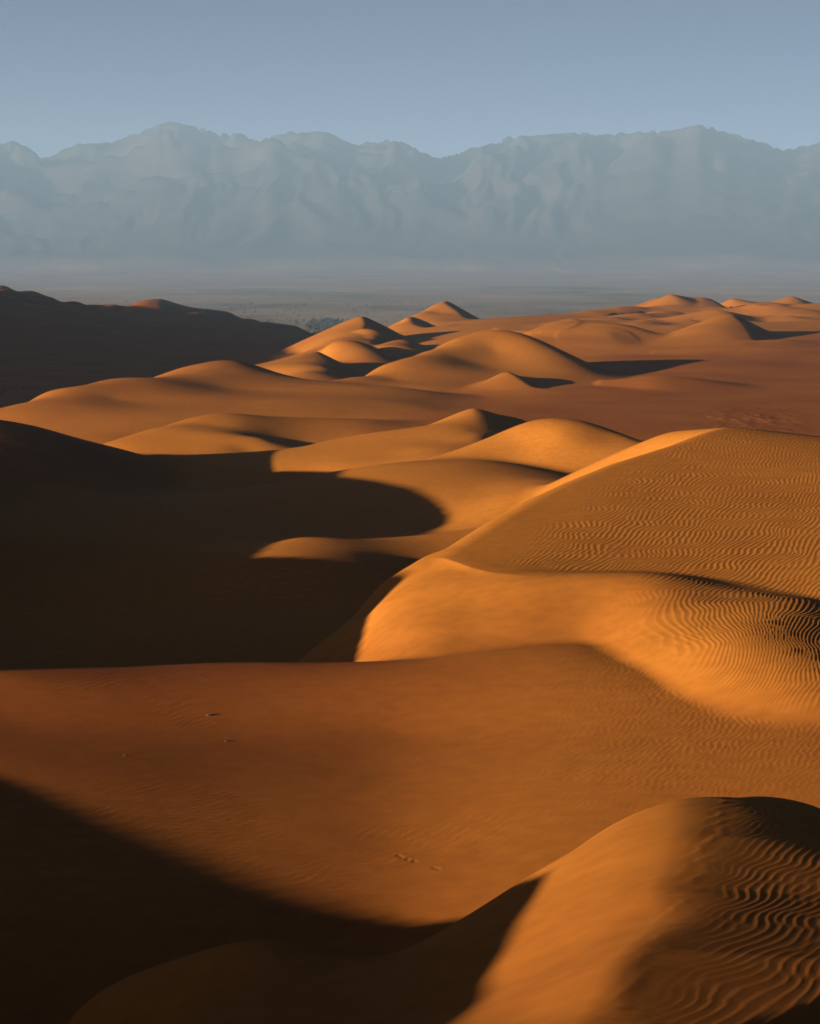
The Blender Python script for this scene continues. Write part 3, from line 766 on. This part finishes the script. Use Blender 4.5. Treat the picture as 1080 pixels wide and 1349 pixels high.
SKY = [(-260, 205), (-120, 196), (0, 190), (18, 184), (35, 193), (62, 209), (80, 199), (100, 190), (130, 188), (150, 187), (170, 178), (185, 175), (200, 167), (225, 160), (245, 164), (255, 166), (275, 172), (290, 177), (315, 175), (340, 186), (362, 178), (385, 174), (405, 175), (425, 172), (445, 180), (465, 191), (490, 187), (525, 185), (545, 194), (565, 205), (578, 208), (600, 202), (625, 193), (650, 188), (672, 180), (700, 179), (730, 176), (760, 174), (790, 177), (830, 175), (860, 173), (885, 172), (905, 167), (922, 164), (940, 170), (965, 176), (1000, 186), (1030, 198), (1050, 194), (1080, 188), (1200, 180), (1350, 200)]
def mountain_sheet():
    na, nd = (300, 90) if QUICK else (720, 200)
    A = np.linspace(-0.36, 0.36, na)
    A = np.r_[np.linspace(-0.95, -0.362, 150), A, np.linspace(0.362, 0.95, 150)]; D = np.linspace(8800, 18500, nd)
    A, Y = np.meshgrid(A, D)
    X = A * Y
    sx = np.array([ray(p[0], p[1])[0] for p in SKY]); st = np.array([-ray(p[0], p[1])[1] for p in SKY])
    env = np.interp(A, sx, st)
    wx = X + 420 * vnoise(X / 1300, Y / 1300, 91) + 130 * vnoise(X / 400, Y / 400, 93)
    wy = Y + 420 * vnoise(X / 1300 + 5, Y / 1300, 92) + 130 * vnoise(X / 400 + 9, Y / 400, 94)
    rid = fbm(wx / 900, wy / 1100, 101, 5, True, 0.48)
    rid = (rid - np.percentile(rid, 1)) / (np.percentile(rid, 99) - np.percentile(rid, 1))
    fine = fbm(wx / 260, wy / 420, 131, 4, True, 0.5)
    fine = fine - fine.mean()
    h = 1250 * smooth(Y, 12300, 15600) ** 1.1 * (1 - smooth(Y, 15900, 18500)) * (0.60 + 0.48 * rid)
    h = h + 85 * fine * smooth(h, 60, 600)
    h = h + 55 * smooth(Y, 9000, 13000) + 8 * fine * smooth(Y, 9500, 11500)
    # meet the photographed skyline with a slowly varying stretch, so that faces keep their own relief
    sm = smooth(Y, 12500, 14800)
    want = np.interp(A[0], sx, st)
    g = np.exp(-np.linspace(-2.2, 2.2, 21 if not QUICK else 9) ** 2); g /= g.sum()
    for it in range(6):
        top = ((h - HC) / Y).max(0)
        ratio = (want + 0.0071) / (top + 0.0071)
        ratio = np.convolve(np.pad(ratio, len(g) // 2, mode='edge'), g, 'valid')
        h = h * (1 + (ratio - 1)[None] * sm)
    h[:, 1:-1] = (h[:, :-2] + 2 * h[:, 1:-1] + h[:, 2:]) / 4
    h = h - 4 * (1 - smooth(Y, 8800, 9300))
    return X, Y, h

def mountain_material():
    m = bpy.data.materials.new('mountain_rock')
    nt, b, L = nodes(m); N = nt.nodes
    co = N.new('ShaderNodeTexCoord')
    mp = N.new('ShaderNodeMapping'); mp.inputs['Scale'].default_value = (0.004, 0.004, 0.011)
    L.new(co.outputs['Object'], mp.inputs['Vector'])
    n = N.new('ShaderNodeTexNoise'); n.inputs['Scale'].default_value = 1.0; n.inputs['Detail'].default_value = 9; n.inputs['Roughness'].default_value = 0.6
    L.new(mp.outputs[0], n.inputs['Vector'])
    r = N.new('ShaderNodeValToRGB')
    e = r.color_ramp.elements
    e[0].position = 0.3; e[0].color = (0.018, 0.018, 0.020, 1)
    e[1].position = 0.7; e[1].color = (0.05, 0.044, 0.044, 1)
    L.new(n.outputs['Fac'], r.inputs['Fac'])
    sp = N.new('ShaderNodeSeparateXYZ'); L.new(co.outputs['Object'], sp.inputs[0])
    n2 = N.new('ShaderNodeTexNoise'); n2.inputs['Scale'].default_value = 0.0016; n2.inputs['Detail'].default_value = 8
    L.new(co.outputs['Object'], n2.inputs['Vector'])
    ma = N.new('ShaderNodeMath'); ma.operation = 'MULTIPLY_ADD'; L.new(n2.outputs['Fac'], ma.inputs[0]); ma.inputs[1].default_value = -200
    L.new(sp.outputs['Z'], ma.inputs[2])
    mr = N.new('ShaderNodeMapRange'); mr.inputs['From Min'].default_value = -70; mr.inputs['From Max'].default_value = 60
    L.new(ma.outputs[0], mr.inputs['Value'])
    mx = N.new('ShaderNodeMix'); mx.data_type = 'RGBA'
    L.new(mr.outputs[0], mx.inputs['Factor'])
    mx.inputs['A'].default_value = (0.27, 0.19, 0.165, 1)     # pale gravel fans at the foot
    L.new(r.outputs[0], mx.inputs['B'])
    L.new(mx.outputs['Result'], b.inputs['Base Color'])
    b.inputs['Roughness'].default_value = 1.0; b.inputs['Specular IOR Level'].default_value = 0.0
    return m
X, Y, h = mountain_sheet()
f = grid_faces(*X.shape).reshape(-1, 4)
o = mesh_grid_part('mountain_range', np.stack([X.ravel(), Y.ravel(), h.ravel()], -1), f, None, np.zeros(X.size), mountain_material())
set_props(o, 'hazy blue grey mountain range along the whole horizon')

# ------------------------------------------------------------------ haze
def haze(density, color):
    x, y0, y1, z0, z1 = 24800, -3500, 24800, -60, 1260
    vs = [(sx * x, yy, zz) for sx in (-1, 1) for yy in (y0, y1) for zz in (z0, z1)]
    fs = [(0, 1, 3, 2), (4, 6, 7, 5), (0, 4, 5, 1), (2, 3, 7, 6), (0, 2, 6, 4), (1, 5, 7, 3)]
    me = bpy.data.meshes.new('haze'); me.from_pydata(vs, [], fs)
    m = bpy.data.materials.new('haze'); m.use_nodes = True
    nt = m.node_tree
    nt.nodes.remove(nt.nodes['Principled BSDF'])
    v = nt.nodes.new('ShaderNodeVolumePrincipled')
    v.inputs['Color'].default_value = (*color, 1)
    v.inputs['Density'].default_value = density
    nt.links.new(v.outputs[0], nt.nodes['Material Output'].inputs['Volume'])
    me.materials.append(m)
    o = bpy.data.objects.new('haze', me); C.objects.link(o); o['kind'] = 'stuff'
    o['label'] = 'blue desert haze over the plain and the mountains'
if os.environ.get('SCENE_NOHAZE') != '1':
    haze(HAZE_DENSITY, HAZE_COLOR)

# ------------------------------------------------------------------ small things
def plain_mat(name, col, rough=0.9):
    m = bpy.data.materials.new(name)
    nt, b, L = nodes(m); N = nt.nodes
    n = N.new('ShaderNodeTexNoise'); n.inputs['Scale'].default_value = 4.0; n.inputs['Detail'].default_value = 5
    co = N.new('ShaderNodeTexCoord'); L.new(co.outputs['Object'], n.inputs['Vector'])
    r = N.new('ShaderNodeValToRGB')
    r.color_ramp.elements[0].color = (*[c * 0.6 for c in col], 1); r.color_ramp.elements[1].color = (*[min(c * 1.4, 1) for c in col], 1)
    L.new(n.outputs['Fac'], r.inputs['Fac']); L.new(r.outputs[0], b.inputs['Base Color'])
    b.inputs['Roughness'].default_value = rough
    b.inputs['Specular IOR Level'].default_value = 0.2
    return m
FOLIAGE = plain_mat('dry_foliage', (0.045, 0.05, 0.025))
BARK = plain_mat('dry_bark', (0.09, 0.065, 0.045))
STONE = plain_mat('stone', (0.07, 0.045, 0.035))
GROVE = plain_mat('grove_foliage', (0.03, 0.036, 0.024))

def raw_mesh(name, vs, fs, mat, parent=None, loc=(0, 0, 0)):
    me = bpy.data.meshes.new(name); me.from_pydata([tuple(map(float, v)) for v in vs], [], fs); me.materials.append(mat)
    o = bpy.data.objects.new(name, me); C.objects.link(o); o.location = loc
    if parent: o.parent = parent
    return o

def shrub(pos, size, seed, label):
    r = random.Random(seed)
    root = bpy.data.objects.new('desert_shrub', None); C.objects.link(root); root.location = pos
    set_props(root, label, None, 'shrub', 'dark shrubs on the shaded valley floor')
    vs, fs = [], []
    tips = []
    for k in range(9):                                   # stems fan out from the root
        an = r.uniform(0, 6.28); sp = r.uniform(0.15, 0.5) * size; h = r.uniform(0.5, 0.95) * size
        p = [(0, 0, -0.1), (0.5 * sp * math.cos(an), 0.5 * sp * math.sin(an), 0.55 * h), (sp * math.cos(an), sp * math.sin(an), h)]
        tips += [p[2], p[1]]
        b = len(vs)
        for q, w in zip(p, (0.04, 0.025, 0.01)):
            w *= size
            vs += [(q[0] - w, q[1] - w, q[2]), (q[0] + w, q[1] - w, q[2]), (q[0], q[1] + w, q[2])]
        for a in (0, 3):
            for e in range(3):
                f = (e + 1) % 3
                fs.append((b + a + e, b + a + f, b + a + 3 + f, b + a + 3 + e))
    raw_mesh('stem', vs, fs, BARK, root)
    vs, fs = [], []
    for k in range(420):
        t = r.choice(tips)
        c = [t[i] + r.gauss(0, 0.14) * size for i in range(3)]
        c[2] = max(c[2], 0.02)
        l = r.uniform(0.03, 0.08) * size
        a, e = r.uniform(0, 6.28), r.uniform(-0.6, 1.2)
        d = (math.cos(a) * math.cos(e) * l, math.sin(a) * math.cos(e) * l, math.sin(e) * l)
        n = (-math.sin(a) * l * 0.4, math.cos(a) * l * 0.4, 0)
        b = len(vs)
        vs += [(c[0], c[1], c[2]), (c[0] + d[0] * .5 + n[0], c[1] + d[1] * .5 + n[1], c[2] + d[2] * .5), (c[0] + d[0], c[1] + d[1], c[2] + d[2]), (c[0] + d[0] * .5 - n[0], c[1] + d[1] * .5 - n[1], c[2] + d[2] * .5)]
        fs.append((b, b + 1, b + 2, b + 3))
    raw_mesh('foliage', vs, fs, FOLIAGE, root)
    return root

def on_sand(px, py, d0, d1):
    P = hit(px, py, d0, d1)
    return (float(P[0]), float(P[1]), float(P[2]) + HC)
for px, py, sz, lab in ((3, 521, 2.0, 'dark shrub cut by the left edge of the photo on the shaded valley floor'),
                        (31, 514, 1.2, 'small dark shrub just above the sunlit rim of the large rounded dune')):
    shrub(on_sand(px, py, 440, 900), sz, px, lab)

def stone(px, py, size, seed, lab, d=(47, 90)):
    r = np.random.default_rng(seed)
    vs, fs = [], []
    nu, nv = 8, 5
    for j in range(nv + 1):
        th = math.pi * j / nv
        for i in range(nu):
            ph = 2 * math.pi * i / nu
            k = size * (0.8 + 0.35 * r.random())
            vs.append((k * math.sin(th) * math.cos(ph) * 1.2, k * math.sin(th) * math.sin(ph), k * 0.65 * math.cos(th) + size * 0.25))
    for j in range(nv):
        for i in range(nu):
            fs.append((j * nu + i, j * nu + (i + 1) % nu, (j + 1) * nu + (i + 1) % nu, (j + 1) * nu + i))
    o = raw_mesh('stone', vs, fs, STONE, None, on_sand(px, py, *d))
    set_props(o, lab, None, 'stone', 'small stones lying on the reddish sand flat')
stone(275, 943, 0.10, 1, 'small dark stone lying alone on the reddish flat below the valley rim')
stone(298, 977, 0.07, 2, 'tiny flat stone a little below and right of the larger lone stone')
stone(165, 996, 0.07, 3, 'tiny stone near the left side of the reddish flat above the shadow edge')

def crown_cloud(name, label, spots, mat, leaf, n_leaf, seed):
    """many far trees or bushes that read as one mass: trunk and leaf clumps for each, one object"""
    r = np.random.default_rng(seed)
    vs, fs = [], []
    for x, y, h in spots:
        b = len(vs); w = 0.04 * h
        vs += [(x - w, y, -0.2), (x + w, y, -0.2), (x, y, 0.6 * h), (x, y + w, -0.2)]
        fs += [(b, b + 1, b + 2), (b + 1, b + 3, b + 2), (b + 3, b, b + 2)]
        for k in range(n_leaf):
            v = r.standard_normal(3); v /= np.linalg.norm(v); v *= r.random() ** 0.4
            c = np.array([x, y, 0.58 * h]) + v * np.array([0.5, 0.5, 0.42]) * h
            s1 = r.standard_normal(3); s1 /= np.linalg.norm(s1)
            s2 = np.cross(s1, r.standard_normal(3)); s2 /= np.linalg.norm(s2)
            l = leaf * h * (0.6 + 0.8 * r.random())
            b = len(vs)
            vs += [tuple(c - s1 * l), tuple(c + s2 * l * .7), tuple(c + s1 * l), tuple(c - s2 * l * .7)]
            fs.append((b, b + 1, b + 2, b + 3))
    o = raw_mesh(name, vs, fs, mat)
    set_props(o, label, 'stuff')

r = np.random.default_rng(5)
spots = []
for k in range(170):                                     # dark oasis grove beside the pointed dunes
    D = r.uniform(2900, 3700); a = (432 + r.normal(0, 15) - CX) / F
    spots.append((a * D, D, r.uniform(5, 10)))
for k in range(40):
    D = r.uniform(4200, 5200); a = (r.uniform(300, 500) - CX) / F + 0.004 * math.sin(k * 1.7)
    spots.append((a * D, D, r.uniform(3, 6)))
crown_cloud('tree_grove', 'dark hazy grove of trees on the plain beside the pointed dunes', spots, GROVE, 0.16, 36, 3)
spots = []
for k in range(1500):
    D = math.exp(r.uniform(math.log(2700), math.log(8200)))
    c = 0.22 * math.sin(D * 0.0031) + 0.1 * math.sin(D * 0.011)
    a = r.uniform(-0.22, 0.22) if r.random() < 0.4 else c * 0.5 + r.normal(0, 0.05)
    spots.append((a * D, D, r.uniform(1.5, 5)))
crown_cloud('scrub', 'sparse dark scrub dotted over the hazy gravel plain', spots, GROVE, 0.22, 9, 4)
